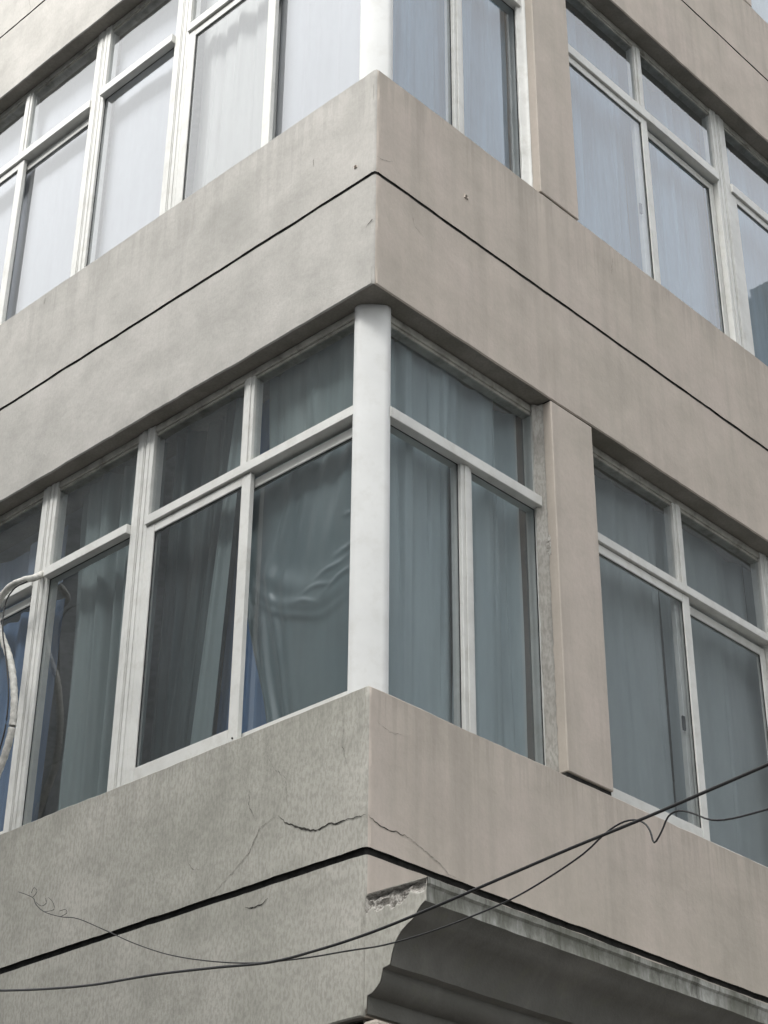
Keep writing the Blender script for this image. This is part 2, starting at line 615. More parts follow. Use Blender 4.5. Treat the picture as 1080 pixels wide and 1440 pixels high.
def sash(face, s0, s1, z0, z1, d, parent, stile=0.055, rail=0.05, botrail=0.07, stile2=None):
    bm = bmesh.new()
    st2 = stile2 or stile
    box_bm(bm, face, s0, s0 + stile, d, d + 0.028, z0, z1)
    box_bm(bm, face, s1 - st2, s1, d, d + 0.028, z0, z1)
    box_bm(bm, face, s0 + stile, s1 - st2, d + 0.001, d + 0.027, z0, z0 + botrail)
    box_bm(bm, face, s0 + stile, s1 - st2, d + 0.001, d + 0.027, z1 - rail, z1)
    bm_obj('sash', bm, M['white'], parent)
    gasket(face, s0 + stile, s1 - st2, z0 + botrail, z1 - rail, d + 0.010, parent)
    pane(face, s0 + stile - 0.004, s1 - st2 + 0.004, z0 + botrail - 0.004, z1 - rail + 0.004, d + 0.012, parent)

def window(face, s0, s1, zs, zh, d, zt, layout, left_jamb=JW, right_jamb=JW, split=None, proj=0.012, sillh=0.05, upper_split=True, inner_stile=0.045):
    """layout: 'slide' two sashes under transom lights, 'fixed' one pane, 'pair' two fixed panes.
    s0 < s1; zt = (bottom, top) of the transom."""
    z0, z1 = zs + 0.006, zh - 0.002
    D = 0.07
    bl = [(s0, s0 + left_jamb, d, d + D, z0, z1), (s1 - right_jamb, s1, d, d + D, z0, z1),
          (s0 + left_jamb, s1 - right_jamb, d + 0.002, d + D - 0.003, z0, z0 + sillh)]
    # raised bead along each jamb
    bl += [(s0 + left_jamb * 0.12, s0 + left_jamb * 0.55, d - 0.0035, d - 0.0005, z0 + 0.001, z1 - 0.001),
           (s1 - right_jamb * 0.55, s1 - right_jamb * 0.12, d - 0.0035, d - 0.0005, z0 + 0.001, z1 - 0.001)]
    W = bars('window', face, bl, M['white'], B)
    a, b = s0 + left_jamb, s1 - right_jamb
    bars('head', face, [(a, b, d + 0.004, d + D - 0.003, z1 - 0.040, z1 - 0.001),
                        (a, b, d + 0.012, d + D - 0.003, z1 - 0.056, z1 - 0.041)], M['header'], W)
    bars('transom', face, [(a - 0.004, b + 0.004, d - proj, d + D - 0.006, zt[0], zt[1])], M['white'], W)
    dp = d + 0.020
    if layout == 'pair':
        bars('jamb_gap_shade', face, [(s1 - 0.012, s1 - 0.001, d + D + 0.001, 0.33, z0, z1)], M['gap_shade'], W)  # added strip, shade beside the pier put into its dark colour
    if layout == 'slide' and face == 'R':
        bars('latch', face, [(split - 0.075, split - 0.052, d + 0.022, d + 0.034, zs + 0.62, zs + 0.70)], M['gasket'], W, bev=0.004)
    def light(x0, x1):
        pane(face, x0, x1, zt[1] - 0.004, z1 - 0.052, dp, W)
    if split is not None and upper_split:
        mw = 0.036
        bars('mullion', face, [(split - mw, split + mw, d + 0.002, d + D - 0.008, zt[1] + 0.0005, z1 - 0.042),
                               (split - mw * 0.45, split + mw * 0.45, d - 0.005, d + 0.0015, zt[1] + 0.001, z1 - 0.043)], M['white'], W)
        light(a, split - mw); light(split + mw, b)
    else:
        light(a, b)
    lz0, lz1 = z0 + sillh, zt[0]
    if layout == 'slide':
        st = 0.043
        near, far = d + 0.002, d + 0.036
        first, second = (near, far)
        sash(face, a - 0.004, split + st, lz0 + 0.002, lz1 - 0.006, first, W, stile=0.06, botrail=0.068)
        sash(face, split - st, b - 0.004, lz0 + 0.002, lz1 - 0.022, second, W, stile=0.045, botrail=0.045, stile2=inner_stile)
    elif layout == 'pair':
        mw = 0.037
        bars('mullion', face, [(split - mw, split + mw, d - 0.004, d + D - 0.008, lz0 - sillh * 0.6, lz1 - 0.0005),
                               (split - mw * 0.4, split + mw * 0.5, d - 0.010, d - 0.0045, lz0 - sillh * 0.6, lz1 - 0.001)], M['white'], W)
        gasket(face, a, split - mw, lz0, lz1, dp - 0.001, W, 0.004)
        gasket(face, split + mw, b, lz0, lz1, dp - 0.001, W, 0.004)
        pane(face, a, split - mw, lz0 - 0.003, lz1 + 0.003, dp, W)
        pane(face, split + mw, b, lz0 - 0.003, lz1 + 0.003, dp, W)
    else:
        gasket(face, a, b, lz0, lz1, dp - 0.001, W, 0.004)
        pane(face, a, b, lz0 - 0.003, lz1 + 0.003, dp, W)
    return W

DL = [0.085, 0.085, 0.085]
DR = [0.10, 0.10, 0.10]
DW = [0.10, 0.10, 0.10]
ZTL = [(6.083, 6.134), (9.400, 9.460), (12.73, 12.79)]
ZTR = [(6.075, 6.131), (9.398, 9.463), (12.73, 12.79)]
ZTW = [(6.092, 6.140), (9.392, 9.460), (12.73, 12.79)]
for i in range(3):
    zs, zh = SILL[i], HEAD[i]
    window('L', -3.990, -2.455, zs, zh, DL[i], ZTL[i], 'slide', split=-3.222, sillh=0.04)
    window('L', -2.451, -1.670, zs, zh, DL[i], ZTL[i], 'fixed', proj=0.028, sillh=0.03)
    window('L', -1.666, -0.172, zs, zh, DL[i], ZTL[i], 'slide', split=-0.907, right_jamb=0.012, sillh=0.04, inner_stile=0.018)
    window('L', -5.65, -3.994, zs, zh, DL[i], ZTL[i], 'slide', split=-4.82)
    window('R', 0.172, PIL0 - 0.004, zs, zh, DR[i], ZTR[i], 'pair', split=0.722, left_jamb=0.02, right_jamb=0.014, proj=0.032, sillh=0.035, upper_split=False)
    if i < 2:
        window('R', PIL1 + 0.005, 3.300, zs, zh, DW[i], ZTW[i], 'slide', split=2.438, left_jamb=0.07, right_jamb=0.065, sillh=0.04)
        window('R', 3.304, 5.2, zs, zh, DW[i], ZTW[i], 'slide', split=4.25, left_jamb=0.085, sillh=0.04)
    else:
        window('R', 3.805, 5.6, zs, zh, DW[i], ZTW[i], 'slide', split=4.7, sillh=0.05, left_jamb=0.03)
    bm = bmesh.new()
    box_bm(bm, 'R', 5.21 if i < 2 else 5.61, S_R, 0.0, 0.33, zs + 0.005, zh - 0.002, 0.005)
    bm_obj('pier', bm, M['wall_r'], B)
    bm = bmesh.new()
    box_bm(bm, 'L', S_L, -5.655, 0.0, 0.33, zs + 0.005, zh - 0.002, 0.005)
    bm_obj('pier', bm, M['wall_l'], B)

for k, z in enumerate((4.722, 4.745)):
    bars('screw', 'L', [(-0.892, -0.886, 0.0805, 0.0865, z, z + 0.006)], M['gasket'], B, bev=0)

# ragged strip of cement and sealant between corner bay frame and pier
for i in range(2):
    verts, faces = [], []
    n = 60
    for k in range(n + 1):
        z = SILL[i] + 0.01 + (HEAD[i] - SILL[i] - 0.02) * k / n
        wv = 0.030 + 0.010 * nz3(3, i * 7, z, 6) + 0.006 * nz3(1, i, z, 25)
        e = 0.004 * nz3(9, i, z, 30)
        for (s, d) in ((PIL0 - 0.004 - wv, DR[i] - 0.004), (PIL0 - 0.004 - wv * 0.8, DR[i] - 0.017 + e), (PIL0 - 0.006, DR[i] - 0.024 + e), (PIL0 - 0.002, DR[i] - 0.05 + 2 * e)):
            verts.append(fp('R', s, d, z))
    for k in range(n):
        for j in range(3):
            a = k * 4 + j
            faces.append((a, a + 4, a + 5, a + 1))
    me = bpy.data.meshes.new('sealant_strip')
    me.from_pydata(verts, [], faces)
    link('sealant_strip', me, M['cement'] if i == 0 else M['white'], B, smooth=True)

# ------------------------------------------------------------------ cornice over the ground floor
PROF = [(0.303, 3.828), (0.302, 3.806), (0.293, 3.797), (0.291, 3.765), (0.293, 3.742), (0.272, 3.728), (0.252, 3.708), (0.236, 3.690),
        (0.205, 3.674), (0.175, 3.654), (0.150, 3.625), (0.136, 3.590), (0.128, 3.562), (0.124, 3.546), (0.086, 3.540), (0.085, 3.518),
        (0.076, 3.492), (0.055, 3.473), (0.038, 3.462), (0.012, 3.455), (0.010, 3.392)]
PROF2 = [(0.000, 3.834)] + PROF + [(0.0, 3.388)]
verts, faces, mats = [], [], []
ys = [0.004 + k * 0.04 for k in range(120)] + [4.84, 5.6, 6.4, S_R]
n = len(PROF2)
for y in ys:
    for j, (x, z) in enumerate(PROF2):
        wv = 0.003 * nz3(x, y, z, 4) + 0.0018 * nz3(x, y, z, 15)
        if j in (0, n - 1): wv = 0
        verts.append((x + wv, y, z + wv * 0.7))
for i in range(len(ys) - 1):
    for j in range(n - 1):
        a = i * n + j
        faces.append((a, a + 1, a + n + 1, a + n))
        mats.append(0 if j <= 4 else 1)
me = bpy.data.meshes.new('cornice')
me.from_pydata(verts, [], faces)
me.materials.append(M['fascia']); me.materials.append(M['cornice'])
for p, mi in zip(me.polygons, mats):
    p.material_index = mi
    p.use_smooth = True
bm = bmesh.new()
bm.from_mesh(me)
for ed in bm.edges:
    if len(ed.link_faces) == 2 and ed.calc_face_angle(0) > 0.55:
        ed.smooth = False
bm.to_mesh(me)
bm.free()
cor = link('cornice', me, None, B)

# end of the cornice, flush with the grey side, with its render broken away along the top
def z_low(x):
    pr = list(reversed(PROF))
    for k in range(len(pr) - 1):
        (x0, z0), (x1, z1) = pr[k], pr[k + 1]
        if x1 > x0 and x0 <= x <= x1 and z1 <= 3.745:
            return z0 + (z1 - z0) * (x - x0) / (x1 - x0)
    return 3.390 if x < 0.02 else 3.742
NX, NZ = 84, 130
verts, faces, mats = [], [], []
dep = []
for i in range(NX + 1):
    x = -0.001 + 0.302 * i / NX
    zl = z_low(max(x, 0.0105))
    for j in range(NZ + 1):
        z = zl + (3.829 - zl) * j / NZ
        u = x / 0.30
        lower = 3.752 + 0.012 * math.sin(u * 9 + 1) + 0.020 * nz3(x, 0, 0.3, 14) + 0.012 * nz3(x, 0, 2.3, 45) + 0.022 * u
        t_ = (z - lower) / 0.014
        dd = 0.0
        if x > -0.001 and z < 3.8255:
            k = max(0.0, min(1.0, t_))
            rough = 0.5 + 0.9 * nz3(x, z, 0, 38) + 0.55 * nz3(x, z, 5, 95)
            dd = k * (0.007 + 0.012 * max(0, rough) + 0.016 * max(0.0, (z - 3.802 + 0.016 * nz3(x, 1, 0, 30)) / 0.024))
            dd *= max(0.15, min(1, (0.302 - x) / 0.02))
        dep.append(dd)
        verts.append((x, 0.0 + dd + 0.0006 * nz3(x, z, 1, 30), z))
for i in range(NX):
    for j in range(NZ):
        a = i * (NZ + 1) + j
        faces.append((a, a + NZ + 1, a + NZ + 2, a + 1))
        mats.append(1 if max(dep[a], dep[a + 1], dep[a + NZ + 1], dep[a + NZ + 2]) > 0.0035 else 0)
me = bpy.data.meshes.new('cornice_end')
me.from_pydata(verts, [], faces)
me.materials.append(M['wall_l']); me.materials.append(M['broken'])
for p, mi in zip(me.polygons, mats):
    p.material_index = mi
    p.use_smooth = True
link('cornice_end', me, None, cor)

# ------------------------------------------------------------------ cracks and scars in the render
def wall_out(face, s, z):
    x, y = (s, 0.0) if face == 'L' else (0.0, s)
    o = 0.0026 * (nz3(x, y, z, 2.3) + 0.8 * nz3(x + 9, y, z, 7.0) + 0.35 * nz3(x, y + 5, z, 21.0))
    return o + (0.002 if face == 'R' and s > SEAM else 0.0)

def crack(face, pts, wmax, mat, parent, taper=True, jag=0.006, seed=0):
    rnd = random.Random(seed)
    fine = []
    for i in range(len(pts) - 1):
        (s0, z0), (s1, z1) = pts[i], pts[i + 1]
        L = math.hypot(s1 - s0, z1 - z0)
        k = max(2, int(L / 0.012))
        for j in range(k):
            u = j / k
            fine.append((s0 + (s1 - s0) * u + rnd.uniform(-jag, jag) * 0.6, z0 + (z1 - z0) * u + rnd.uniform(-jag, jag) * 0.6))
    fine.append(pts[-1])
    verts, faces = [], []
    N = len(fine)
    for i, (s, z) in enumerate(fine):
        a = fine[max(i - 1, 0)]; b = fine[min(i + 1, N - 1)]
        tx, tz = b[0] - a[0], b[1] - a[1]
        l = math.hypot(tx, tz) or 1
        nx, nz_ = -tz / l, tx / l
        u = i / (N - 1)
        wd = (wmax if mat is M['crack'] else wmax * 0.8) * rnd.uniform(0.25, 1.15) * (min(1, 4 * u, 4 * (1 - u)) if taper else 1) * 0.5 + 0.0004
        off = -wall_out(face, s, z) - 0.0020
        verts.append(fp(face, s + nx * wd, off, z + nz_ * wd))
        verts.append(fp(face, s - nx * wd, off, z - nz_ * wd))
    for i in range(N - 1):
        a = i * 2
        faces.append((a, a + 2, a + 3, a + 1))
    me = bpy.data.meshes.new('crack')
    me.from_pydata(verts, [], faces)
    return link('crack', me, mat, parent)
b1, b2 = bands[0], bands[1]
crack('L', [(-0.488, 4.266), (-0.44, 4.225), (-0.372, 4.190), (-0.30, 4.160), (-0.263, 4.148), (-0.20, 4.160), (-0.174, 4.150), (-0.098, 4.150), (-0.04, 4.146), (-0.003, 4.143)], 0.008, M['crack'], b1, seed=1)
crack('R', [(0.003, 4.144), (0.04, 4.128), (0.094, 4.115), (0.16, 4.12), (0.233, 4.117)], 0.004, M['crack'], b1, seed=2)
crack('R', [(0.233, 4.117), (0.38, 4.07), (0.46, 4.03), (0.52, 4.026)], 0.003, M['hair'], b1, seed=3)
crack('L', [(-0.595, 4.64), (-0.57, 4.55), (-0.529, 4.483), (-0.451, 4.415), (-0.441, 4.307)], 0.003, M['hair'], b1, seed=4)
crack('L', [(-0.665, 4.444), (-0.669, 4.368), (-0.621, 4.28)], 0.0035, M['hair'], b1, seed=5)
crack('L', [(-0.500, 4.272), (-0.598, 4.243), (-0.654, 4.153), (-0.754, 4.089), (-0.857, 4.030)], 0.0035, M['hair'], b1, seed=6)
crack('L', [(-1.03, 4.21), (-0.99, 4.17), (-0.93, 4.15)], 0.0035, M['hair'], b1, seed=7)
crack('L', [(-0.66, 3.93), (-0.60, 3.92), (-0.555, 3.925), (-0.53, 3.94)], 0.006, M['crack'], b1, seed=8)
crack('L', [(-0.58, 3.925), (-0.55, 3.955)], 0.004, M['hair'], b1, seed=9)
crack('L', [(-0.13, 4.60), (-0.14, 4.47), (-0.11, 4.38)], 0.0025, M['hair'], b1, seed=10)
crack('R', [(0.055, 4.54), (0.12, 4.52), (0.19, 4.53)], 0.0025, M['hair'], b1, seed=11)
crack('L', [(-0.05, 7.02), (-0.02, 7.04), (-0.012, 7.045)], 0.006, M['crack'], b2, seed=13)
crack('R', [(0.012, 7.42), (0.06, 7.43), (0.12, 7.46)], 0.003, M['hair'], b2, seed=14)
crack('L', [(-0.42, 7.60), (-0.425, 7.64), (-0.415, 7.66)], 0.005, M['hair'], b2, seed=17)
crack('L', [(-2.6, 8.0 - 0.03), (-2.61, 7.9)], 0.003, M['hair'], b2, seed=18)
crack('R', [(0.25, 7.22), (0.27, 7.16), (0.33, 7.13)], 0.003, M['hair'], b2, seed=19)
crack('R', [(1.86, 8.0 - 0.10), (1.84, 7.78)], 0.003, M['hair'], b2, seed=20)
b3 = bands[2]
crack('L', [(-3.20, 10.95), (-3.26, 10.80), (-3.22, 10.67)], 0.003, M['hair'], b3, seed=21)
crack('R', [(0.42, 3.79), (0.52, 3.775), (0.62, 3.785)], 0.004, M['hair'], b1, seed=22)

# small fixing holes: a raised ring of filler round a dark plug
def hole(face, s, z, d, r, parent):
    bm = bmesh.new()
    o = Vector(fp(face, s, d, z))
    nrm = Vector((0, -1, 0)) if face == 'L' else Vector((1, 0, 0))
    ta = Vector((1, 0, 0)) if face == 'L' else Vector((0, 1, 0))
    up = Vector((0, 0, 1))
    rings = []
    for rr, h in ((r * 1.7, -0.002), (r * 1.25, 0.005), (r, 0.004), (r * 0.7, -0.004)):
        rings.append([bm.verts.new(o + (ta * math.cos(k * math.pi / 5) + up * math.sin(k * math.pi / 5)) * rr * (1 + 0.2 * math.sin(k * 2.3)) + nrm * h) for k in range(10)])
    for a, b in zip(rings[:-1], rings[1:]):
        for k in range(10):
            bm.faces.new((a[k], a[(k + 1) % 10], b[(k + 1) % 10], b[k]))
    f = bm.faces.new(rings[-1])
    f.material_index = 1
    bmesh.ops.recalc_face_normals(bm, faces=bm.faces)
    me = bpy.data.meshes.new('fixing_hole')
    bm.to_mesh(me); bm.free()
    me.materials.append(M['wall_r']); me.materials.append(M['crack'])
    link('fixing_hole', me, None, parent)
hole('R', 0.645, 7.574, -0.001, 0.009, b2)
hole('L', -0.13, 7.43, -0.001, 0.006, b2)

# scar in the plaster return of the pier
verts, faces = [], []
for i in range(9):
    for j in range(17):
        a = -1 + 2 * i / 8; b = -1 + 2 * j / 16
        r = max(0.0, 1 - a * a - b * b)
        verts.append((-0.055 + a * 0.016, PIL0 - 0.001 - 0.010 * r * (0.5 + nz3(a * 2, b * 3, 0, 2.0)), 5.86 + b * 0.055))
for i in range(8):
    for j in range(16):
        k = i * 17 + j
        faces.append((k, k + 1, k + 18, k + 17))
me = bpy.data.meshes.new('plaster_scar')
me.from_pydata(verts, [], faces)
link('plaster_scar', me, M['broken'], B)

# ------------------------------------------------------------------ curtains
def curtain(face, sl, sr, z0, z1, d, mat, label, folds, amp=0.02, seed=0, nx=150, nzv=60, extra=None, group=None, smin=-99):
    """sl, sr: edges as (bottom, top). folds: number across."""
    rnd = random.Random(seed)
    ph = [rnd.uniform(0, 6.28) for _ in range(6)]
    pinch = [(rnd.uniform(0.05, 0.95), rnd.uniform(0.008, 0.02) * max(1, 3 / max(folds, 1)) ** 0.5, amp * rnd.uniform(0.5, 1.1), rnd.uniform(0.25, 0.6), rnd.uniform(0, 6.28)) for _ in range(int(folds * 1.6))] if folds > 1 else []
    verts, faces = [], []
    for i in range(nx + 1):
        u = i / nx
        for j in range(nzv + 1):
            v = j / nzv
            a = sl[0] + (sl[1] - sl[0]) * v
            a = max(a, smin)
            b = sr[0] + (sr[1] - sr[0]) * v
            wn_ = noise.noise(Vector((u * 3.2, v * 1.3, seed * 1.7)))
            warp = u + 0.05 * math.sin(5.1 * u + ph[3]) + 0.07 * wn_ + 0.014 * math.sin(2.5 * v + 9 * u + ph[5])
            f = math.sin(2 * math.pi * folds * warp + ph[0]) + 0.35 * math.sin(2 * math.pi * folds * 2.3 * warp + ph[1] + v * 1.5) + 0.9 * math.sin(2 * math.pi * folds * 0.43 * warp + ph[2] - v)
            f *= amp * (0.65 + 0.35 * v) * (0.55 + 0.9 * abs(noise.noise(Vector((u * 3, v * 1.1, seed)))))
            for (cu, cw, ca, cl, cp) in pinch:
                t = (u - cu - 0.02 * math.sin(3.2 * v + cp) - 0.03 * (v - 0.5) * math.sin(cp)) / cw
                f += ca * math.exp(-t * t) * max(0.0, min(1, (cl - abs(v - 0.5 - 0.25 * math.sin(cp))) * 5))
            s = a + (b - a) * u
            z = z0 + (z1 - z0) * v
            if extra:
                f += extra(u, v)
            verts.append(fp(face, s, max(d - (0.075 if extra else 0.035), d - 0.03 + f + amp * 0.9), z + (0.004 * math.sin(folds * 6.28 * u) if j == 0 else 0)))
    for i in range(nx):
        for j in range(nzv):
            a = i * (nzv + 1) + j
            faces.append((a, a + nzv + 1, a + nzv + 2, a + 1))
    me = bpy.data.meshes.new('curtain')
    me.from_pydata(verts, [], faces)
    o = link('curtain', me, mat, None, smooth=True)
    return tag(o, label, 'curtain', group or 'curtains behind the windows')

C_dark = fabric('curtain_slate', (0.055, 0.076, 0.078), 0.7, lines=0.5, var=0.25)
C_grey = fabric('curtain_grey', (0.24, 0.29, 0.285), 0.75, lines=0.22)
C_film = fabric('plastic_film', (0.12, 0.165, 0.172), 0.40, 0.55, 0.1, 0.15, lines=0.06)
C_blue = fabric('curtain_blue', (0.17, 0.26, 0.41), 0.8)
C_lav = fabric('curtain_pale_blue', (0.30, 0.36, 0.46), 0.8)
C_rgt = fabric('curtain_bluegrey', (0.46, 0.54, 0.555), 0.75, lines=0.10)
C_rw = fabric('curtain_greygreen', (0.46, 0.51, 0.515), 0.75, var=0.10, lines=0.06)
C_white = fabric('curtain_white', (0.44, 0.44, 0.47), 0.8, 0.1, 0.1, 0.05, lines=0.04)
C_cream = fabric('curtain_cream', (0.46, 0.45, 0.435), 0.8, 0.1, 0.1, 0.08, lines=0.08)
C_sheer = fabric('curtain_sheer_blue', (0.21, 0.31, 0.40), 0.8, 0.1, 0.2, 0.38, lines=0.22)

zb, zt_ = 4.69, 6.667
# lower storey, grey side
curtain('L', (-4.0, -4.0), (-2.48, -2.47), zb, 6.07, 0.25, C_blue, 'blue curtain behind the window at the left edge, beside the taped hose', 6, 0.02, 1)
curtain('L', (-4.0, -4.0), (-2.48, -2.47), 6.16, 6.50, 0.26, C_lav, 'pale blue curtain in the upper light above the taped hose, dark gap over it', 5, 0.02, 2, nzv=20)
curtain('L', (-2.33, -2.40), (-1.69, -1.68), zb, 6.667, 0.235, C_grey, 'dusty grey curtain filling the narrow window beside the taped hose', 4.5, 0.032, 3)
curtain('L', (-1.66, -1.66), (-1.27, -1.09), zb, 6.667, 0.26, C_dark, 'dark slate curtain in deep folds, second window from the white corner column', 5, 0.034, 4)
curtain('L', (-1.33, -1.13), (-1.19, -1.06), zb, 6.667, 0.235, C_grey, 'narrow grey curtain edge hanging slanted beside the dark slate curtain', 1.2, 0.010, 5, nx=30)
curtain('L', (-1.27, -1.15), (-0.72, -0.80), zb, 6.667, 0.33, C_blue, 'bright blue curtain showing as slivers either side of the sash stile', 5, 0.012, 6)
def film_extra(u, v):
    # soft sheet: one broad swag, slanting tension folds above it, loose vertical folds at its left
    o = 0.0
    for k, (cv, dp, wd, am) in enumerate(((0.66, 0.22, 0.030, 0.008), (0.60, 0.20, 0.016, 0.004), (0.80, 0.30, 0.055, 0.009))):
        line = cv - dp * (1 - ((u - 0.58) / 0.58) ** 2) + 0.012 * noise.noise(Vector((u * 5, k, 0.5)))
        t = (v - line) / wd
        o -= am * math.exp(-t * t) * max(0.0, min(1, 1.8 - u * 2.0)) * min(1, u * 4)
    for (cu, cv, le, am, an) in ((0.70, 0.545, 0.17, 0.0032, 0.42), (0.81, 0.60, 0.15, 0.0030, 0.62), (0.58, 0.495, 0.13, 0.0034, 0.02), (0.78, 0.505, 0.20, 0.0030, 0.50), (0.82, 0.72, 0.06, 0.0024, 0.25), (0.48, 0.46, 0.11, 0.0030, -0.35)):
        du, dv = (u - cu) * 0.42, v - cv + 0.006 * math.sin(u * 23 + cu * 40)
        ca, sa = math.cos(an), math.sin(an)
        al = du * ca + dv * sa
        ac = -du * sa + dv * ca
        o -= am * math.exp(-(al / (le * 0.42) * 1.6) ** 2 - (ac / 0.009) ** 2)
    for cu, wd, am in ((0.10, 0.030, 0.010), (0.20, 0.035, 0.008), (0.31, 0.04, 0.005), (0.02, 0.025, 0.010)):
        t = (u - cu - 0.09 * (v - 0.4) - 0.02 * math.sin(v * 7 + cu * 30)) / wd
        o -= am * math.exp(-t * t) * max(0.0, min(1, (0.80 - v) * 3))
    for cu, wd, am in ((0.28, 0.045, 0.008), (0.44, 0.06, 0.009), (0.60, 0.05, 0.008), (0.76, 0.06, 0.007)):
        t = (u - cu - 0.40 * (v - 0.75) - 0.03 * math.sin(v * 6 + cu * 9)) / wd
        o -= am * math.exp(-t * t) * max(0.0, min(1, (v - 0.50) * 4))
    return o * 1.8 + 0.016 * noise.noise(Vector((u * 2.4, v * 3, 3)))
curtain('L', (-0.77, -1.16), (-0.19, -0.19), zb, 6.10, 0.240, C_film, 'creased dark plastic sheet sagging behind the pane left of the corner column', 1.0, 0.004, 7, nx=220, nzv=260, extra=film_extra, smin=-1.01)
curtain('L', (-0.87, -0.88), (-0.21, -0.21), 6.11, 6.667, 0.215, C_grey, 'grey folded curtain in the upper light left of the corner column', 3, 0.014, 8, nzv=24)
# lower storey, beige side
curtain('R', (0.16, 0.16), (0.75, 0.75), zb, 6.667, 0.22, C_rgt, 'blue grey curtain just right of the corner column, lower storey', 2.6, 0.028, 9)
curtain('R', (0.72, 0.72), (1.25, 1.25), zb, 6.667, 0.225, C_rgt, 'blue grey curtain beside the beige pier, with one deep fold', 2.2, 0.034, 10)
curtain('R', (1.60, 1.60), (2.43, 2.43), zb, 6.667, 0.27, C_rw, 'smooth grey green curtain right of the beige pier, lower storey', 2.5, 0.018, 11)
curtain('R', (2.44, 2.44), (3.29, 3.29), zb, 6.667, 0.28, C_rw, 'smooth grey curtain at the right edge of the photo, lower storey', 2.2, 0.018, 12)
curtain('R', (3.31, 3.31), (5.10, 5.10), zb, 6.667, 0.28, C_rw, 'grey curtain in the last lower window of the beige side', 5, 0.012, 13)
# upper storey
zb, zt_ = 7.99, 10.012
curtain('L', (-4.0, -4.0), (-2.47, -2.47), zb, zt_, 0.225, C_white, 'white curtain in the upper window at the left edge', 4, 0.004, 14)
curtain('L', (-2.42, -2.42), (-1.75, -1.75), zb, zt_, 0.225, C_white, 'white curtain in the narrow upper window, second from the left edge', 2, 0.004, 15)
curtain('L', (-1.63, -1.63), (-0.94, -0.94), zb, zt_, 0.225, C_cream, 'white curtain with faint folds, left sash of the upper window nearest the corner', 3, 0.016, 16)
curtain('L', (-0.93, -0.93), (-0.21, -0.21), zb, zt_, 0.225, C_white, 'white curtain directly left of the upper corner column', 2, 0.004, 17)
curtain('R', (0.16, 0.16), (0.75, 0.75), zb, zt_, 0.225, C_sheer, 'pale blue sheer curtain directly right of the upper corner column', 3.5, 0.026, 18)
curtain('R', (0.72, 0.72), (1.25, 1.25), zb, zt_, 0.225, C_sheer, 'pale blue sheer curtain with darker folds beside the upper beige pier', 3, 0.030, 19)
curtain('R', (1.60, 1.60), (2.43, 2.43), zb, zt_, 0.26, C_sheer, 'pale blue sheer curtain right of the upper beige pier', 6, 0.026, 20)
curtain('R', (2.44, 2.44), (3.29, 3.29), zb, zt_, 0.265, C_sheer, 'pale blue sheer curtain left of the wide white upper post', 5, 0.026, 21)
curtain('R', (3.31, 3.31), (5.10, 5.10), zb, zt_, 0.265, C_sheer, 'pale curtain in the upper window at the right edge, darkened by a reflection', 8, 0.014, 22)
curtain('R', (3.84, 3.84), (5.5, 5.5), 11.29, 13.355, 0.265, C_rgt, 'grey curtain in the topmost window at the upper right corner', 8, 0.014, 23)

# ------------------------------------------------------------------ cables in front of the corner
def on_plane(u, v, shift):
    a = Vector((-2.3, -0.05 - shift, 0)); b = Vector((1.8, -0.40 - shift, 0))
    nrm = Vector((b.y - a.y, -(b.x - a.x), 0))
    r = pix_ray(u, v)
    t = (a - CAM).dot(nrm) / r.dot(nrm)
    return CAM + r * t
px = [(-60, 1394), (0, 1393), (60, 1391), (130, 1385), (215, 1371), (300, 1361), (380, 1353), (450, 1335), (520, 1312), (600, 1280), (700, 1237), (800, 1194), (900, 1153), (1000, 1110), (1080, 1075), (1150, 1044)]
tag(tube('cable', [on_plane(u, v, 0.10) for u, v in px], 0.0052, M['wire'], n=8),
    'thick black cable crossing the whole picture in front of the corner', 'cable')
px = [(26, 1254), (46, 1262), (50, 1271), (62, 1282), (85, 1289), (110, 1292), (150, 1309), (190, 1327), (240, 1343), (300, 1352), (360, 1354), (430, 1347), (490, 1337), (540, 1329), (600, 1312), (660, 1290), (720, 1264), (770, 1235), (820, 1201), (850, 1173), (872, 1158), (890, 1153), (905, 1157), (914, 1168), (920, 1185), (930, 1170), (940, 1148), (955, 1140), (975, 1144), (1000, 1153), (1030, 1151), (1080, 1138), (1140, 1122)]
tw = tag(tube('cable', [on_plane(u, v, 0.02) for u, v in px], lambda L, th: 0.0018 + 0.0012 * min(1, L / 2.2), M['wire'], n=6),
         'thin black wire looping under the thick cable, kinked before the right window', 'cable')
for pts in ([(46, 1262), (52, 1254), (48, 1248), (44, 1256)], [(50, 1268), (58, 1274), (65, 1270), (64, 1263)], [(62, 1282), (76, 1279), (74, 1268), (68, 1262)], [(85, 1289), (94, 1284), (92, 1279), (84, 1281)]):
    tube('loose_strand', [on_plane(u, v, 0.02) for u, v in pts], 0.0013, M['wire'], tw, n=5)

# ------------------------------------------------------------------ taped air conditioner hose at the left
def on_wall(u, v, d):
    r = pix_ray(u, v)
    t = (d - CAM.y) / r.y
    return CAM + r * t
hp = [(62, 806, 0.10), (50, 812, 0.02), (34, 816, -0.03), (16, 824, -0.05), (3, 838, -0.05), (-6, 856, -0.05), (-4, 876, -0.05), (5, 902, -0.04), (14, 928, -0.04), (19, 960, -0.035), (20, 992, -0.035), (17, 1024, -0.035), (8, 1058, -0.04), (-4, 1090, -0.04), (-22, 1140, -0.04), (-40, 1220, -0.04), (-70, 1340, -0.05), (-110, 1460, -0.06)]
def wrap_r(L, th):
    k = (L / 0.055 + th / (2 * math.pi)) % 1.0
    return 0.0165 + 0.003 * k
hose = tag(tube('hose', [on_wall(*p) for p in hp], wrap_r, M['tape'], n=14, wrap=True),
           'grey tape wrapped pipe looping out of the window at the left edge', 'hose')
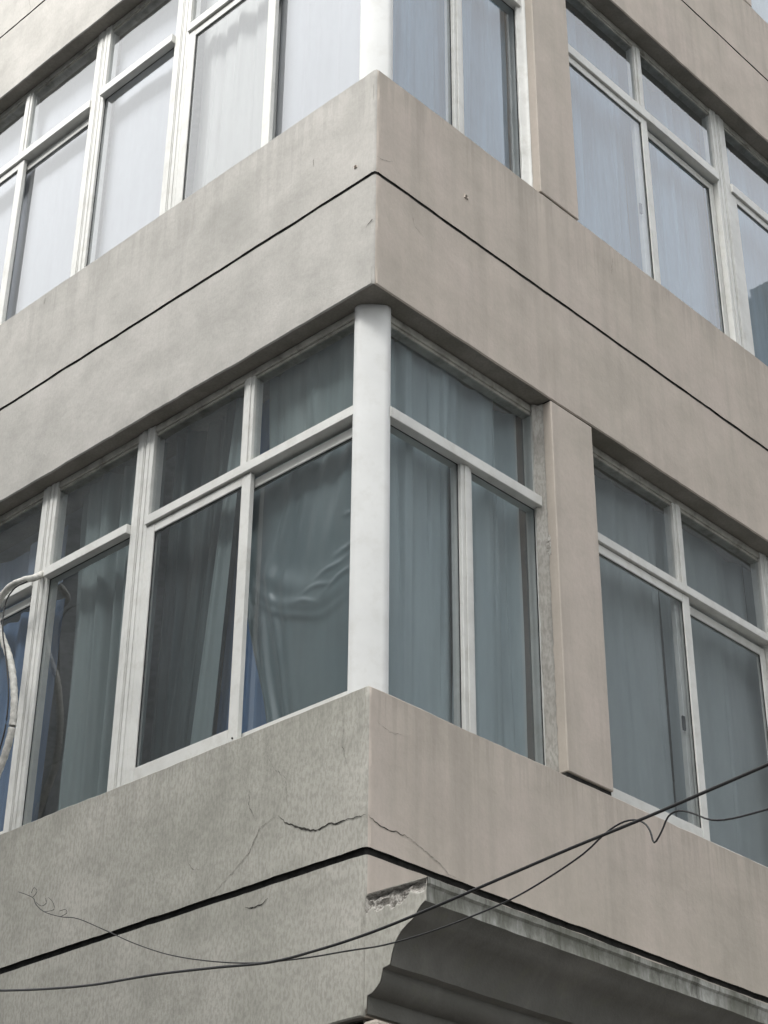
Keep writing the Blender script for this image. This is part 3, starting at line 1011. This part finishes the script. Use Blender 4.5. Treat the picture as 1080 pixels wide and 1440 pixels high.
bp = [(38, 818, -0.06), (22, 826, -0.06), (10, 842, -0.065), (5, 862, -0.07), (4, 890, -0.07), (9, 930, -0.06), (12, 975, -0.06), (8, 1020, -0.06), (-2, 1060, -0.06), (-16, 1110, -0.06), (-40, 1200, -0.06)]
tag(tube('cable', [on_wall(*p) for p in bp], 0.004, M['wire'], n=7),
    'thin black cable running down beside the taped pipe at the left edge', 'cable')

# ------------------------------------------------------------------ buildings across the two streets (seen in the panes), plus an added unseen corner block
def far_building(x0, x1, y0, y1, h, face_axis, label, tower=None):
    E = empty('street_building', ((x0 + x1) / 2, (y0 + y1) / 2, 0))
    tag(E, label, 'building', 'buildings across the street')
    E_inv = Matrix.Translation(-E.location)
    def part(name, bx, mat, par=E, bev=0.02):
        bm = bmesh.new()
        vs = [bm.verts.new((x, y, z)) for z in (bx[4], bx[5]) for y in (bx[2], bx[3]) for x in (bx[0], bx[1])]
        fs = [bm.faces.new([vs[i] for i in q]) for q in ((0, 2, 3, 1), (4, 5, 7, 6), (0, 1, 5, 4), (2, 6, 7, 3), (0, 4, 6, 2), (1, 3, 7, 5))]
        bmesh.ops.recalc_face_normals(bm, faces=fs)
        bmesh.ops.transform(bm, matrix=E_inv, verts=bm.verts)
        return bm_obj(name, bm, mat, par)
    part('wall', (x0, x1, y0, y1, 0, h), M['far_wall'])
    part('roof', (x0 - 0.3, x1 + 0.3, y0 - 0.3, y1 + 0.3, h + 0.002, h + 0.35), M['cement'])
    if tower:
        part('stair_tower', tower + (h + 0.352, h + 7.0), M['far_wall'])
    fl = int(h / 3.2)
    for k in range(fl):
        z = 0.9 + k * 3.2
        if face_axis == 'y':
            n = int((x1 - x0) / 2.6)
            for q in range(n):
                a = x0 + 0.6 + q * 2.6
                part('window', (a, a + 1.5, y1 - 0.05, y1 + 0.004, z, z + 1.6), M['far_glass'])
        else:
            n = int((y1 - y0) / 2.6)
            for q in range(n):
                a = y0 + 0.6 + q * 2.6
                part('window', (x0 - 0.004, x0 + 0.05, a, a + 1.5, z, z + 1.6), M['far_glass'])
far_building(-30, 2, -22, -11, 18.6, 'y', 'grey six storey block across the street from the grey side')
far_building(10.5, 22, 1, 30, 20.0, 'x', 'grey six storey block across the street from the beige side', tower=(10.8, 12.0, 24.6, 31.0))
far_building(11, 24, -24, -11, 19.0, 'x', 'unseen grey block added on the opposite corner to shut out low sky')  # added block, screens low sky so the lower storeys get darker

# ------------------------------------------------------------------ render settings
scene.render.engine = 'CYCLES'
scene.cycles.max_bounces = 6
scene.cycles.diffuse_bounces = 3
scene.cycles.glossy_bounces = 3
scene.cycles.transparent_max_bounces = 16
scene.cycles.use_denoising = True
scene.cycles.use_adaptive_sampling = True
scene.cycles.adaptive_threshold = 0.02
scene.render.resolution_x = 768
scene.render.resolution_y = 1024
